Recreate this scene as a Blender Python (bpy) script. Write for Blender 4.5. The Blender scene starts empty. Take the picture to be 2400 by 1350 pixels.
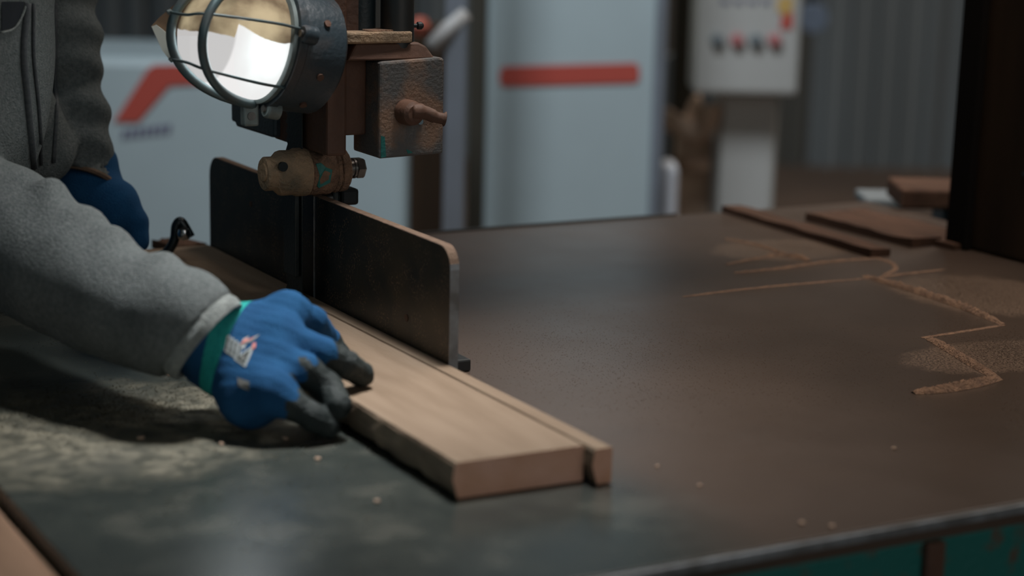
import bpy, bmesh, math, random
import numpy as np
from mathutils import Vector, Matrix, Quaternion
from mathutils.bvhtree import BVHTree
random.seed(7); rng = np.random.default_rng(7)
SC = bpy.context.scene; COL = SC.collection

# ------------------------------------------------------------------ camera, world, lights, exposure
# Origin: on the saw table top, X along the table's long edge, Y along the guide fence (away from camera).
FPX = 4550.0; H = 0.45; FLOOR = -0.85
v1 = np.array([-2540., 1020., -FPX]); v2 = np.array([8462., 768., -FPX])
aY = v1/np.linalg.norm(v1); aX = v2/np.linalg.norm(v2); aX = aX-aY*aX.dot(aY); aX /= np.linalg.norm(aX); aZ = np.cross(aX, aY)
R = np.stack([aX, aY, aZ]); CAM = np.array([0, 0, H])
cd = bpy.data.cameras.new('camera'); cam = bpy.data.objects.new('camera', cd); COL.objects.link(cam)
cam.matrix_world = Matrix.Translation(CAM.tolist()) @ Matrix(R.tolist()).to_4x4()
cd.sensor_width = 36; cd.lens = FPX/2400*36; cd.clip_start = .05; cd.clip_end = 60
cd.dof.use_dof = True; cd.dof.focus_distance = 1.90; cd.dof.aperture_fstop = 3.2
SC.camera = cam
SC.view_settings.view_transform = 'Standard'; SC.view_settings.look = 'None'
SC.view_settings.gamma = 1; SC.view_settings.use_curve_mapping = False
SC.view_settings.exposure = 0.0
W = bpy.data.worlds.new('daylight'); SC.world = W; W.use_nodes = True
W.node_tree.nodes['Background'].inputs[0].default_value = (.36, .50, .56, 1)
W.node_tree.nodes['Background'].inputs[1].default_value = 0.22

def ray(px, py): return R @ np.array([px-1200, 675-py, -FPX])/FPX
def at(px, py, d): return CAM+ray(px, py)*d
def onz(px, py, z=0.): r = ray(px, py); return CAM+r*((z-CAM[2])/r[2])
def onx(px, py, x): r = ray(px, py); return CAM+r*((x-CAM[0])/r[0])
def ony(px, py, y): r = ray(px, py); return CAM+r*((y-CAM[1])/r[1])
HD = np.array([-R[0, 2], -R[1, 2], 0]); HD /= np.linalg.norm(HD)      # heading of the hall
RT = np.array([HD[1], -HD[0], 0]); HALL = math.atan2(RT[1], RT[0])
def hall(r, h, z): return RT*r+HD*h+np.array([0, 0, z])               # hall frame: right, forward, up

def area(name, loc, size, power, col, aim=None, size_y=None, spread=180):
    l = bpy.data.lights.new(name, 'AREA'); l.energy = power; l.color = col; l.size = size
    l.shape = 'RECTANGLE'; l.size_y = size_y or size; l.spread = math.radians(spread)
    o = bpy.data.objects.new(name, l); COL.objects.link(o); o.location = loc
    d = Vector(aim if aim is not None else (loc[0], loc[1], loc[2]-1))-Vector(loc)
    o.rotation_euler = d.to_track_quat('-Z', 'Y').to_euler(); return o
area('background_fill', tuple(hall(-.6, 2.2, 3.3)), 1.2, 22, (.82, .92, 1.0), tuple(hall(.2, 5.0, -.3)), 1.2, 75)  # unseen lamp, added to light the fronts of the white machines
area('background_fill', tuple(hall(2.4, 5.6, 3.4)), 1.6, 78, (1.0, .93, .84), size_y=1.0)  # second added lamp, out of view, lifts the right background
area('table_fill', (1.60, 1.75, 2.3), .8, 6.5, (1.0, .88, .77), (1.45, 1.90, 0), .8, 62)  # made-up lamp overhead, brightens the right side of the table
area('overhead_light', (.88, 1.56, 1.30), .18, 1.5, (.96, .98, 1.0), (.60, 1.38, 0), .18, 46)
area('front_fill', (1.2, -2.4, 1.3), 2.4, 12, (1.0, .90, .82), (.85, 1.4, 0), 1.8)  # added fill for faces turned to the camera side; no door there

# ------------------------------------------------------------------ materials
M = {}
def mat(name, c1, rough=.6, c2=None, scale=8., lo=.35, hi=.65, bump=0., bscale=None, metal=0., stretch=None, detail=6., spec=None, coat=0.):
    m = bpy.data.materials.new(name); m.use_nodes = True; nt = m.node_tree; n = nt.nodes; L = nt.links
    b = n['Principled BSDF']; b.inputs['Roughness'].default_value = rough; b.inputs['Metallic'].default_value = metal
    if spec is not None: b.inputs['Specular IOR Level'].default_value = spec
    if coat: b.inputs['Coat Weight'].default_value = coat
    b.inputs['Base Color'].default_value = (*c1, 1)
    tc = n.new('ShaderNodeTexCoord'); mp = n.new('ShaderNodeMapping'); L.new(tc.outputs['Object'], mp.inputs[0])
    if stretch: mp.inputs['Scale'].default_value = stretch
    if c2 is not None:
        no = n.new('ShaderNodeTexNoise'); no.inputs['Scale'].default_value = scale; no.inputs['Detail'].default_value = detail
        L.new(mp.outputs[0], no.inputs['Vector'])
        r = n.new('ShaderNodeValToRGB'); r.color_ramp.elements[0].position = lo; r.color_ramp.elements[1].position = hi
        r.color_ramp.elements[0].color = (*c1, 1); r.color_ramp.elements[1].color = (*c2, 1)
        L.new(no.outputs[0], r.inputs[0]); L.new(r.outputs[0], b.inputs['Base Color'])
    if bump:
        nb = n.new('ShaderNodeTexNoise'); nb.inputs['Scale'].default_value = bscale or scale*3; nb.inputs['Detail'].default_value = 5
        L.new(mp.outputs[0], nb.inputs['Vector'])
        bp = n.new('ShaderNodeBump'); bp.inputs['Strength'].default_value = bump; bp.inputs['Distance'].default_value = .003
        L.new(nb.outputs[0], bp.inputs['Height']); L.new(bp.outputs[0], b.inputs['Normal'])
    M[name] = m; return m
class G:                                                          # tiny node-graph helper
    def __init__(s, m): s.m = m; s.nt = m.node_tree; s.n = s.nt.nodes; s.L = s.nt.links
    def node(s, t, **k):
        q = s.n.new(t)
        for a, v in k.items():
            if a.startswith('i'): 
                key = int(a[1:]); 
                if hasattr(v, 'is_linked') : s.L.new(v, q.inputs[key])
                else: q.inputs[key].default_value = v
            else: setattr(q, a, v)
        return q
    def math(s, op, a, b=None, c=None, clamp=False):
        q = s.n.new('ShaderNodeMath'); q.operation = op; q.use_clamp = clamp
        for i, v in enumerate((a, b, c)):
            if v is None: continue
            if hasattr(v, 'is_linked'): s.L.new(v, q.inputs[i])
            else: q.inputs[i].default_value = v
        return q.outputs[0]
    def mix(s, f, a, b):
        q = s.n.new('ShaderNodeMix'); q.data_type = 'RGBA'
        for i, v in ((0, f), (6, a), (7, b)):
            if hasattr(v, 'is_linked'): s.L.new(v, q.inputs[i])
            else: q.inputs[i].default_value = v if i == 0 else (*v, 1)
        return q.outputs[2]
    def noise(s, vec, scale, detail=5.):
        q = s.n.new('ShaderNodeTexNoise'); q.inputs['Scale'].default_value = scale; q.inputs['Detail'].default_value = detail
        s.L.new(vec, q.inputs['Vector']); return q.outputs[0]
    def sstep(s, v, a, b):
        q = s.n.new('ShaderNodeMapRange'); q.interpolation_type = 'SMOOTHSTEP'
        s.L.new(v, q.inputs[0]); q.inputs[1].default_value = a; q.inputs[2].default_value = b; return q.outputs[0]

mat('fleece', (.135, .152, .150), .95, (.200, .216, .212), 240., .35, .65, bump=.9, bscale=520., spec=.15)
mat('fleece_hem', (.34, .36, .34), .95, (.25, .27, .26), 200., bump=1., bscale=420., spec=.1)
mat('inner_cloth', (.012, .016, .022), .9)
mat('zip_tape', (.055, .062, .068), .7, (.09, .095, .10), 260.)
mat('zip_metal', (.16, .17, .17), .4, metal=.8)
mat('trousers', (.02, .024, .035), .9, (.03, .034, .045), 60., bump=.4)
mat('skin', (.42, .26, .19), .6, (.46, .28, .20), 30.)
mat('hair', (.03, .02, .015), .7, (.05, .035, .02), 90., bump=.8)
mat('boot', (.03, .025, .02), .6)
mat('glove_blue', (.011, .070, .175), .85, (.015, .088, .21), 45., bump=.5, bscale=600., spec=.2)
mat('glove_teal', (.03, .40, .36), .85, (.02, .32, .29), 300., bump=.6, bscale=500., spec=.2, stretch=(1, 1, 1))
mat('glove_coat', (.014, .021, .021), .65, (.030, .038, .036), 55., spec=.3, bump=.7, bscale=240.)
mat('print_black', (.03, .04, .035), .6); mat('print_white', (.30, .33, .33), .6); mat('print_red', (.55, .15, .12), .6); mat('print_grey', (.16, .16, .15), .7)
mat('black_metal', (.006, .014, .018), .45, (.012, .020, .022), 30., bump=.15, bscale=300.)
mat('black_plastic', (.008, .012, .014), .25)
mat('bright_edge', (.32, .34, .36), .45, (.17, .17, .17), 50., metal=.3)
mat('dust_edge', (.20, .125, .085), .95, (.14, .09, .06), 120., bump=.5, bscale=500.)
mat('rust_paint', (.135, .062, .036), .65, (.080, .042, .028), 14., bump=.35, bscale=160.)
mat('dusty_iron', (.42, .28, .17), .85, (.16, .13, .09), 34., .42, .70, bump=1., bscale=260.)
mat('grain', (.62, .43, .31), .95, (.42, .28, .20), 300.)
mat('sawdust_cake', (.34, .20, .125), .95, (.20, .12, .08), 110., bump=1.2, bscale=420.)
mat('green_paint', (.012, .16, .14), .5, (.12, .075, .05), 46., .54, .70, bump=.3, bscale=200.)
mat('steel_dark', (.035, .042, .045), .38, (.055, .05, .045), 25., metal=.5)
mat('nickel', (.25, .235, .22), .33, (.15, .14, .13), 80., metal=.8)
mat('box_paint', (.115, .110, .104), .55, (.26, .155, .10), 20., .46, .60, bump=.45, bscale=300.)
mat('lamp_iron', (.030, .045, .055), .42, (.075, .065, .062), 24., .5, .72, bump=.25, bscale=200.)
mat('lamp_wire', (.10, .155, .165), .4, (.13, .15, .15), 60., metal=.3)
mat('galv', (.24, .28, .27), .45, (.16, .19, .185), 60., metal=.3)
mat('machine_white', (.47, .54, .55), .45, (.43, .49, .50), 3.)
mat('stripe_red', (.52, .085, .060), .5)
mat('print_violet', (.16, .15, .22), .6)
mat('card_brown', (.30, .19, .11), .9, (.18, .11, .07), 40.); mat('card_cream', (.75, .75, .66), .8)
mat('post_brown', (.035, .022, .014), .95, (.085, .048, .026), 9., .4, .75, bump=1., bscale=30., stretch=(1, 1, .12), spec=.1)
mat('post_dark', (.010, .008, .007), .9, (.02, .015, .012), 9., stretch=(1, 1, .12), spec=.1)
mat('wood_brown', (.115, .060, .038), .85, (.075, .040, .026), 12., bump=.4, bscale=80., stretch=(4, 1, 4), spec=.2)
mat('wood_tan', (.30, .185, .12), .8, (.22, .135, .085), 7., bump=.3, bscale=60., stretch=(6, 1, 6), spec=.2)
mat('floor_dust', (.155, .105, .078), .95, (.105, .075, .058), 1.4, bump=.4, bscale=30.)
mat('cladding', (.115, .115, .105), .8, (.085, .080, .070), 2., stretch=(1, 1, .1))
mat('cladding_blue', (.20, .225, .24), .8, (.15, .165, .17), 2., stretch=(1, 1, .1))
mat('cladding_brown', (.10, .080, .062), .8, (.075, .062, .05), 2., stretch=(1, 1, .1))
mat('panel_cream', (.50, .48, .45), .5, (.46, .44, .41), 3.)
mat('grey_post', (.21, .225, .26), .5, (.18, .19, .21), 6.)
mat('pipe_brown', (.55, .38, .27), .7, (.42, .29, .21), 10.)
mat('olive_dark', (.045, .038, .026), .8); mat('white_bin', (.72, .72, .76), .5); mat('button_red', (.45, .16, .16), .4); mat('button_dark', (.17, .19, .20), .4)
mat('sticker_yellow', (.60, .38, .12), .6); mat('clock_blue', (.16, .20, .27), .5); mat('ceiling_mat', (.10, .10, .10), .9); mat('handle_cream', (.45, .42, .40), .5)
mat('orange_ball', (.42, .10, .06), .5); mat('dark_blue', (.012, .035, .055), .5); mat('chrome', (.7, .7, .7), .12, metal=1.)

def build_special():
    # table top: dark machined iron, wiped left of the fence, sawdust-stained right of it
    m = mat('table_iron', (.05, .05, .05), .4); g = G(m); b = g.n['Principled BSDF']
    tc = g.n.new('ShaderNodeTexCoord'); V = tc.outputs['Object']
    sx = g.n.new('ShaderNodeSeparateXYZ'); g.L.new(V, sx.inputs[0]); x = g.math('ADD', sx.outputs[0], 1.0); y = g.math('ADD', sx.outputs[1], 1.6)   # table origin at (1, 1.6)
    n1 = g.noise(V, 3.2, 6); n2 = g.noise(V, 17., 8); n3 = g.noise(V, 900., 2); n4 = g.noise(V, 60., 6)
    xr = g.math('ADD', x, g.math('MULTIPLY', g.math('SUBTRACT', n1, .5), .16))
    right = g.sstep(xr, .70, .80)                                   # dust lies right of the fence line
    base = g.mix(g.sstep(n2, .3, .7), (.030, .037, .034), (.050, .057, .049))
    stain = g.mix(g.sstep(n1, .3, .75), (.096, .065, .048), (.062, .043, .032))
    col = g.mix(right, base, stain)
    # dusty smear where the operator rests his sleeve (left, x .33-.62, y 1.55-1.75)
    dx = g.math('DIVIDE', g.math('SUBTRACT', x, .44), .16); dy = g.math('DIVIDE', g.math('SUBTRACT', y, 1.50), .13)
    rr = g.math('ADD', g.math('MULTIPLY', dx, dx), g.math('MULTIPLY', dy, dy))
    rr = g.math('ADD', rr, g.math('MULTIPLY', g.math('SUBTRACT', n2, .5), 2.6))
    sm = g.math('MULTIPLY', g.math('SUBTRACT', 1.0, g.sstep(rr, .0, 1.6)), g.math('ADD', .35, g.math('MULTIPLY', g.sstep(n4, .35, .65), .65)))
    col = g.mix(g.math('MULTIPLY', sm, .72), col, (.30, .265, .185))
    hz = g.math('MULTIPLY', g.math('MULTIPLY', g.sstep(n2, .50, .72), g.math('SUBTRACT', 1.0, right)), .30); col = g.mix(hz, col, (.16, .15, .125))
    for (ex, ey), ea, eb in ((onz(2310, 690)[:2], .10, .12), (onz(2330, 835)[:2], .11, .060), (onz(1830, 585)[:2], .10, .07)):
        qx = g.math('DIVIDE', g.math('SUBTRACT', x, float(ex)), ea); qy = g.math('DIVIDE', g.math('SUBTRACT', y, float(ey)), eb)
        e = g.math('ADD', g.math('ADD', g.math('MULTIPLY', qx, qx), g.math('MULTIPLY', qy, qy)), g.math('MULTIPLY', g.math('SUBTRACT', n4, .5), .8))
        col = g.mix(g.math('MULTIPLY', g.math('MULTIPLY', g.math('SUBTRACT', 1.0, g.sstep(e, .6, 1.1)), g.sstep(g.noise(V, 420., 3), .40, .60)), .85), col, (.25, .17, .12))
    # sparse fine grains
    gr = g.sstep(n3, .70, .76)
    col = g.mix(g.math('MULTIPLY', gr, .6), col, (.34, .23, .165))
    g.L.new(col, b.inputs['Base Color'])
    b.inputs['Specular IOR Level'].default_value = .8
    ro = g.math('ADD', .215, g.math('MULTIPLY', right, .05)); ro = g.math('ADD', ro, g.math('MULTIPLY', n2, .10)); ro = g.math('ADD', ro, g.math('MULTIPLY', sm, .35))
    g.L.new(ro, b.inputs['Roughness'])
    bp = g.n.new('ShaderNodeBump'); bp.inputs['Strength'].default_value = .12; bp.inputs['Distance'].default_value = .0006
    g.L.new(n3, bp.inputs['Height']); g.L.new(bp.outputs[0], b.inputs['Normal'])
    # fence plate: black paint, sawdust rubbed on the near plate
    m = mat('fence_paint', (.01, .01, .01), .4); g = G(m); b = g.n['Principled BSDF']
    tc = g.n.new('ShaderNodeTexCoord'); V = tc.outputs['Object']; sx = g.n.new('ShaderNodeSeparateXYZ'); g.L.new(V, sx.inputs[0])
    n1 = g.noise(V, 12., 6); n2 = g.noise(V, 420., 3); n3 = g.noise(V, 40., 6)
    near = g.math('SUBTRACT', 1.0, g.sstep(sx.outputs[1], -.22, .02))
    col = g.mix(g.math('MULTIPLY', near, g.sstep(n1, .25, .7)), (.004, .011, .014), (.052, .039, .023))
    col = g.mix(g.math('MULTIPLY', g.math('MULTIPLY', g.sstep(n2, .54, .63), g.sstep(n3, .44, .62)), .75), col, (.19, .12, .075))
    g.L.new(col, b.inputs['Base Color']); b.inputs['Roughness'].default_value = .38; b.inputs['Specular IOR Level'].default_value = .35
    # board faces
    for nm, c1, c2 in (('board_top', (.27, .195, .135), (.215, .15, .10)), ('board_end', (.80, .47, .35), (.66, .35, .22)), ('board_bark', (.34, .25, .17), (.10, .07, .05))):
        m = mat(nm, c1, .75, c2, 9. if nm == 'board_top' else 22., .35, .7, bump=.25 if nm == 'board_top' else .9, bscale=90., stretch=(7, 1, 7) if nm == 'board_top' else (1, .6, 1), spec=.2)
    # lamp glass: glowing frosted glass, upper half caked with brown dust
    m = bpy.data.materials.new('lamp_glass'); m.use_nodes = True; M['lamp_glass'] = m; g = G(m); g.n.clear()
    out = g.n.new('ShaderNodeOutputMaterial'); tc = g.n.new('ShaderNodeTexCoord'); V = tc.outputs['Object']
    sx = g.n.new('ShaderNodeSeparateXYZ'); g.L.new(V, sx.inputs[0])
    em = g.n.new('ShaderNodeEmission'); em.inputs[0].default_value = (1., .985, .975, 1)
    near = g.sstep(sx.outputs[2], .061, .064)                       # local Z runs along the lamp axis
    g.L.new(g.math('SUBTRACT', .86, g.math('MULTIPLY', near, .30)), em.inputs[1])
    tr = g.n.new('ShaderNodeBsdfTransparent'); gm = g.n.new('ShaderNodeMixShader'); gm.inputs[0].default_value = .93
    g.L.new(tr.outputs[0], gm.inputs[1]); g.L.new(em.outputs[0], gm.inputs[2])
    n1 = g.noise(V, 28., 6); n2 = g.noise(V, 70., 5)
    dus = g.mix(g.sstep(n1, .3, .7), (.30, .22, .14), (.13, .085, .055))
    d1 = g.n.new('ShaderNodeBsdfDiffuse'); g.L.new(dus, d1.inputs[0])
    e2 = g.n.new('ShaderNodeBsdfTranslucent'); g.L.new(g.mix(g.sstep(n1, .3, .7), (.075, .055, .034), (.012, .007, .004)), e2.inputs[0])
    dm = g.n.new('ShaderNodeMixShader'); dm.inputs[0].default_value = .5; g.L.new(d1.outputs[0], dm.inputs[1]); g.L.new(e2.outputs[0], dm.inputs[2])
    wav = g.math('SINE', g.math('MULTIPLY', sx.outputs[2], 62.)); hgt = g.math('ADD', sx.outputs[1], g.math('MULTIPLY', wav, .006))
    hgt = g.math('ADD', hgt, g.math('MULTIPLY', near, .014))
    cov = g.sstep(g.math('ADD', hgt, g.math('MULTIPLY', g.math('SUBTRACT', n2, .5), .004)), .0085, .0100)
    mx = g.n.new('ShaderNodeMixShader'); g.L.new(cov, mx.inputs[0]); g.L.new(gm.outputs[0], mx.inputs[1]); g.L.new(dm.outputs[0], mx.inputs[2])
    g.L.new(mx.outputs[0], out.inputs[0])
build_special()

# ------------------------------------------------------------------ object helpers
def empty(name, loc, label=None, cat=None, group=None, kind=None):
    o = bpy.data.objects.new(name, None); COL.objects.link(o); o.location = tuple(loc); tag(o, label, cat, group, kind); return o
def tag(o, label=None, cat=None, group=None, kind=None):
    if label: o['label'] = label
    if cat: o['category'] = cat
    if group: o['group'] = group
    if kind: o['kind'] = kind
    return o
def wloc(p):
    v = Vector((0, 0, 0))
    while p is not None: v = v+p.location; p = p.parent
    return v
def link(name, me, m, parent=None, smooth=False, base=None):
    """link a mesh written in world coordinates; a parent or a base point becomes its origin"""
    if m is not None:
        for mm in (m if isinstance(m, (list, tuple)) else [m]): me.materials.append(M[mm])
    o = bpy.data.objects.new(name, me); COL.objects.link(o)
    if parent is not None: o.parent = parent; me.transform(Matrix.Translation(-wloc(parent)))
    elif base is not None: me.transform(Matrix.Translation(-Vector(tuple(base)))); o.location = tuple(base)
    if smooth: me.polygons.foreach_set('use_smooth', [True]*len(me.polygons))
    return o
def tome(bm, bevel=0., seg=2):
    if bevel: bmesh.ops.bevel(bm, geom=[e for e in bm.edges if e.calc_face_angle(0) > .5], offset=bevel, segments=seg, affect='EDGES', profile=.5)
    bmesh.ops.recalc_face_normals(bm, faces=bm.faces)
    me = bpy.data.meshes.new('mesh'); bm.to_mesh(me); bm.free(); return me
def box(name, lo, hi, m, parent=None, bevel=.0, rot=0., base=None, tilt=None):
    """box between two corners, turned by rot about its vertical axis"""
    lo = np.array(lo, float); hi = np.array(hi, float); c = (lo+hi)/2; s = np.abs(hi-lo)
    bm = bmesh.new(); bmesh.ops.create_cube(bm, size=1)
    bmesh.ops.scale(bm, vec=s.tolist(), verts=bm.verts)
    me = tome(bm, bevel)
    T = Matrix.Rotation(rot, 4, 'Z')
    if tilt is not None: T = T @ tilt
    me.transform(Matrix.Translation(c.tolist()) @ T)
    return link(name, me, m, parent, base=base)
def prism(name, pts, vec, m, parent=None, bevel=0., base=None):
    """polygon (3-D points) extruded by vec"""
    bm = bmesh.new(); vs = [bm.verts.new(tuple(p)) for p in pts]; f = bm.faces.new(vs)
    r = bmesh.ops.extrude_face_region(bm, geom=[f]); bmesh.ops.translate(bm, vec=tuple(vec), verts=[v for v in r['geom'] if isinstance(v, bmesh.types.BMVert)])
    return link(name, tome(bm, bevel), m, parent, base=base)
def frame_of(d):
    d = Vector(tuple(d)).normalized(); return d.to_track_quat('Z', 'Y').to_matrix().to_4x4()
def lathe(name, prof, p0, d, m, parent=None, seg=40, smooth=True, base=None, jitter=0., T=None, local=False):
    """profile [(r, t)] turned about the axis through p0 along d"""
    bm = bmesh.new(); rings = []
    for r, t in prof:
        rings.append([bm.verts.new((max(r, 1e-5)*math.cos(2*math.pi*k/seg)*(1+jitter*random.uniform(-1, 1)), max(r, 1e-5)*math.sin(2*math.pi*k/seg)*(1+jitter*random.uniform(-1, 1)), t)) for k in range(seg)])
    for a, b in zip(rings, rings[1:]):
        for k in range(seg): bm.faces.new((a[k], a[(k+1) % seg], b[(k+1) % seg], b[k]))
    bm.faces.new(rings[0][::-1]); bm.faces.new(rings[-1])
    me = tome(bm)
    if local:
        o = link(name, me, m); o.parent = parent; o.matrix_local = Matrix.Translation(Vector(tuple(p0))-wloc(parent)) @ (T if T is not None else frame_of(d))
    else:
        me.transform(Matrix.Translation(tuple(p0)) @ (T if T is not None else frame_of(d))); o = link(name, me, m, parent, base=base)
    if smooth:
        me.polygons.foreach_set('use_smooth', [True]*len(me.polygons))
        try: me.set_sharp_from_angle(angle=.6)
        except Exception: pass
    return o
def tube(name, pts, r, m, parent=None, seg=10, base=None, flat=None):
    """tube through points; flat=(axis, factor) squashes the section along an axis"""
    pts = [np.array(p, float) for p in pts]; rs = r if isinstance(r, (list, tuple)) else [r]*len(pts)
    bm = bmesh.new(); rings = []; up = None
    for i, p in enumerate(pts):
        t = pts[min(i+1, len(pts)-1)]-pts[max(i-1, 0)]; t /= np.linalg.norm(t)
        if up is None: up = np.cross(t, [0, 0, 1.]) if abs(t[2]) < .95 else np.cross(t, [1., 0, 0])
        u = up-t*up.dot(t); u /= np.linalg.norm(u); w = np.cross(t, u); up = u
        ring = []
        for k in range(seg):
            a = 2*math.pi*k/seg; off = (u*math.cos(a)+w*math.sin(a))*rs[i]
            if flat is not None: ax = np.array(flat[0], float); off = off-ax*off.dot(ax)*(1-flat[1])
            ring.append(bm.verts.new(tuple(p+off)))
        rings.append(ring)
    for a, b in zip(rings, rings[1:]):
        for k in range(seg): bm.faces.new((a[k], a[(k+1) % seg], b[(k+1) % seg], b[k]))
    bm.faces.new(rings[0][::-1]); bm.faces.new(rings[-1])
    return link(name, tome(bm), m, parent, smooth=True, base=base)
def spline(pts, n=8):
    P = [np.array(p, float) for p in pts]; P = [2*P[0]-P[1]]+P+[2*P[-1]-P[-2]]; out = []
    for i in range(1, len(P)-2):
        for k in range(n):
            t = k/n; a, b, c, d = P[i-1:i+3]
            out.append(.5*((2*b)+(-a+c)*t+(2*a-5*b+4*c-d)*t*t+(-a+3*b-3*c+d)*t**3))
    out.append(P[-2]); return out

# implicit surfaces: smooth unions of tapered capsules, meshed by surface nets
def cap(P, a, ra, b, rb):
    a = np.array(a, np.float32); b = np.array(b, np.float32); ab = b-a; t = np.clip(((P-a)@ab)/ab.dot(ab), 0, 1)
    return np.linalg.norm(P-a-t[..., None]*ab, axis=-1)-(ra+(rb-ra)*t)
def ell(P, c, ax, rot=None):
    q = P-np.array(c, np.float32)
    if rot is not None: q = q@np.array(rot, np.float32)
    ax = np.array(ax, np.float32); k = np.linalg.norm(q/ax, axis=-1); return (k-1)*ax.min()*.5+(k-1)*ax.mean()*.5
def smin(a, b, k):
    h = np.clip(.5+.5*(b-a)/k, 0, 1); return b*(1-h)+a*h-k*h*(1-h)
def nets(f, lo, hi, h):
    lo = np.array(lo, np.float32); hi = np.array(hi, np.float32); n = np.ceil((hi-lo)/h).astype(int)+1
    ax = [lo[i]+h*np.arange(n[i], dtype=np.float32) for i in range(3)]
    v = np.empty(n, np.float32)
    for s in range(0, n[0], 24):
        g = np.stack(np.meshgrid(ax[0][s:s+24], ax[1], ax[2], indexing='ij'), -1); v[s:s+24] = f(g)
    cn = n+1; acc = np.zeros((*cn, 3), np.float32); cnt = np.zeros(cn, np.float32); ins = v < 0; quads = []
    for a in range(3):
        s0 = [slice(None)]*3; s1 = [slice(None)]*3; s0[a] = slice(0, -1); s1[a] = slice(1, None)
        v0, v1_ = v[tuple(s0)], v[tuple(s1)]; idx = np.argwhere((v0 < 0) != (v1_ < 0))
        if not len(idx): continue
        t = v0[tuple(idx.T)]/(v0[tuple(idx.T)]-v1_[tuple(idx.T)]); p = idx.astype(np.float32); p[:, a] += t
        b, c = (a+1) % 3, (a+2) % 3; cells = []
        for ob, oc in ((0, 0), (1, 0), (1, 1), (0, 1)):
            q = idx+1; q[:, b] -= 1-ob; q[:, c] -= 1-oc; cells.append(q)
            np.add.at(acc, tuple(q.T), p); np.add.at(cnt, tuple(q.T), 1)
        fl = [np.ravel_multi_index(q.T, cn) for q in cells]; w = ins[tuple(s0)][tuple(idx.T)]
        Q = np.stack(fl, 1); Q[~w] = Q[~w][:, ::-1]; quads.append(Q)
    Q = np.concatenate(quads); used = np.unique(Q); remap = np.full(np.prod(cn), -1, np.int64); remap[used] = np.arange(len(used))
    V = (acc.reshape(-1, 3)[used]/cnt.reshape(-1)[used][:, None])*h+lo
    return V, remap[Q]
def npmesh(V, Q):
    me = bpy.data.meshes.new('mesh'); me.vertices.add(len(V)); me.vertices.foreach_set('co', np.asarray(V, np.float32).ravel())
    k = Q.shape[1]; me.loops.add(len(Q)*k); me.loops.foreach_set('vertex_index', Q.ravel().astype(np.int32))
    me.polygons.add(len(Q)); me.polygons.foreach_set('loop_start', np.arange(0, len(Q)*k, k, dtype=np.int32))
    me.update(calc_edges=True); me.validate(); return me
def smoothv(V, Q, it=2):
    for _ in range(it):
        s = np.zeros_like(V); c = np.zeros(len(V), np.float32)
        for i in range(4):
            a, b = Q[:, i], Q[:, (i+1) % 4]
            for j in range(3): s[:, j] += np.bincount(a, V[b, j], len(V))+np.bincount(b, V[a, j], len(V))
            c += np.bincount(a, minlength=len(V))+np.bincount(b, minlength=len(V))
        V = V*.5+s/np.maximum(c, 1)[:, None]*.5
    return V
def subset(V, Q, mask):
    q = Q[mask]; u = np.unique(q); r = np.full(len(V), -1); r[u] = np.arange(len(u)); return V[u], r[q]

# ------------------------------------------------------------------ the shed
WD = 9.1                                                            # distance to the back wall
def hallbox(name, r0, r1, h0, h1, z0, z1, m, parent=None, bevel=0., base=None, kind=None):
    c = hall((r0+r1)/2, (h0+h1)/2, (z0+z1)/2); s = np.array([abs(r1-r0), abs(h1-h0), abs(z1-z0)])/2
    o = box(name, c-s, c+s, m, parent, bevel, HALL, base=base)
    if kind: o['kind'] = kind
    return o
hallbox('floor', -7, 9, -3, 12, FLOOR-.1, FLOOR, 'floor_dust', kind='structure')
hallbox('ceiling', -7, 9, -3, 12, 3.9, 4.0, 'ceiling_mat', kind='structure')
wall = hallbox('wall_back', -7, 9, WD+.05, WD+.15, FLOOR, 3.9, 'cladding_brown', kind='structure')
hallbox('wall_right', 6.5, 6.6, 0, 12, FLOOR, 3.9, 'cladding_brown', kind='structure')
def sheet(r0, w, m):
    n = 5; pts = []
    for i in range(n):
        b = r0+w*i/n; q = w/n
        pts += [(b, 0), (b+q*.38, 0), (b+q*.5, -.04), (b+q*.88, -.04)]
    pts.append((r0+w, 0)); V = []; F = []
    for r, h in pts: V += [tuple(hall(r, WD+h, FLOOR)), tuple(hall(r, WD+h, 3.88))]
    for i in range(len(pts)-1): F.append((2*i, 2*i+2, 2*i+3, 2*i+1))
    me = bpy.data.meshes.new('mesh'); me.from_pydata(V, [], F); o = link('cladding_sheet', me, m, wall); return o
for i in range(16):
    sheet(-4.2+i*.62, .60, ['cladding', 'cladding_brown', 'cladding_blue', 'cladding', 'cladding_blue', 'cladding_blue'][(i*5+2) % 6] if i != 12 else 'cladding_blue')

def onh(px, py, h): r = ray(px, py); return CAM+r*(h/(r@HD))        # point on the vertical hall plane at forward distance h
def pxr(px, d): return (px-1200)/FPX*d
def bgbox(name, x0, x1, d, dep, z0, z1, m, parent=None, bevel=.01, label=None, cat=None, group=None):
    """box whose front lies at forward distance d, spanning picture columns x0..x1 there"""
    h = at(1200, 350, d)@HD; r0 = onh(x0, 300, h)@RT; r1 = onh(x1, 300, h)@RT
    base = None if parent is not None else hall((r0+r1)/2, h+dep/2, z0)
    o = hallbox(name, r0, r1, h, h+dep, z0, z1, m, parent, bevel, base)
    if cat: tag(o, label, cat, group)
    return o
def zat(px, py, d): return onh(px, py, at(1200, 350, d)@HD)[2]

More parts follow.
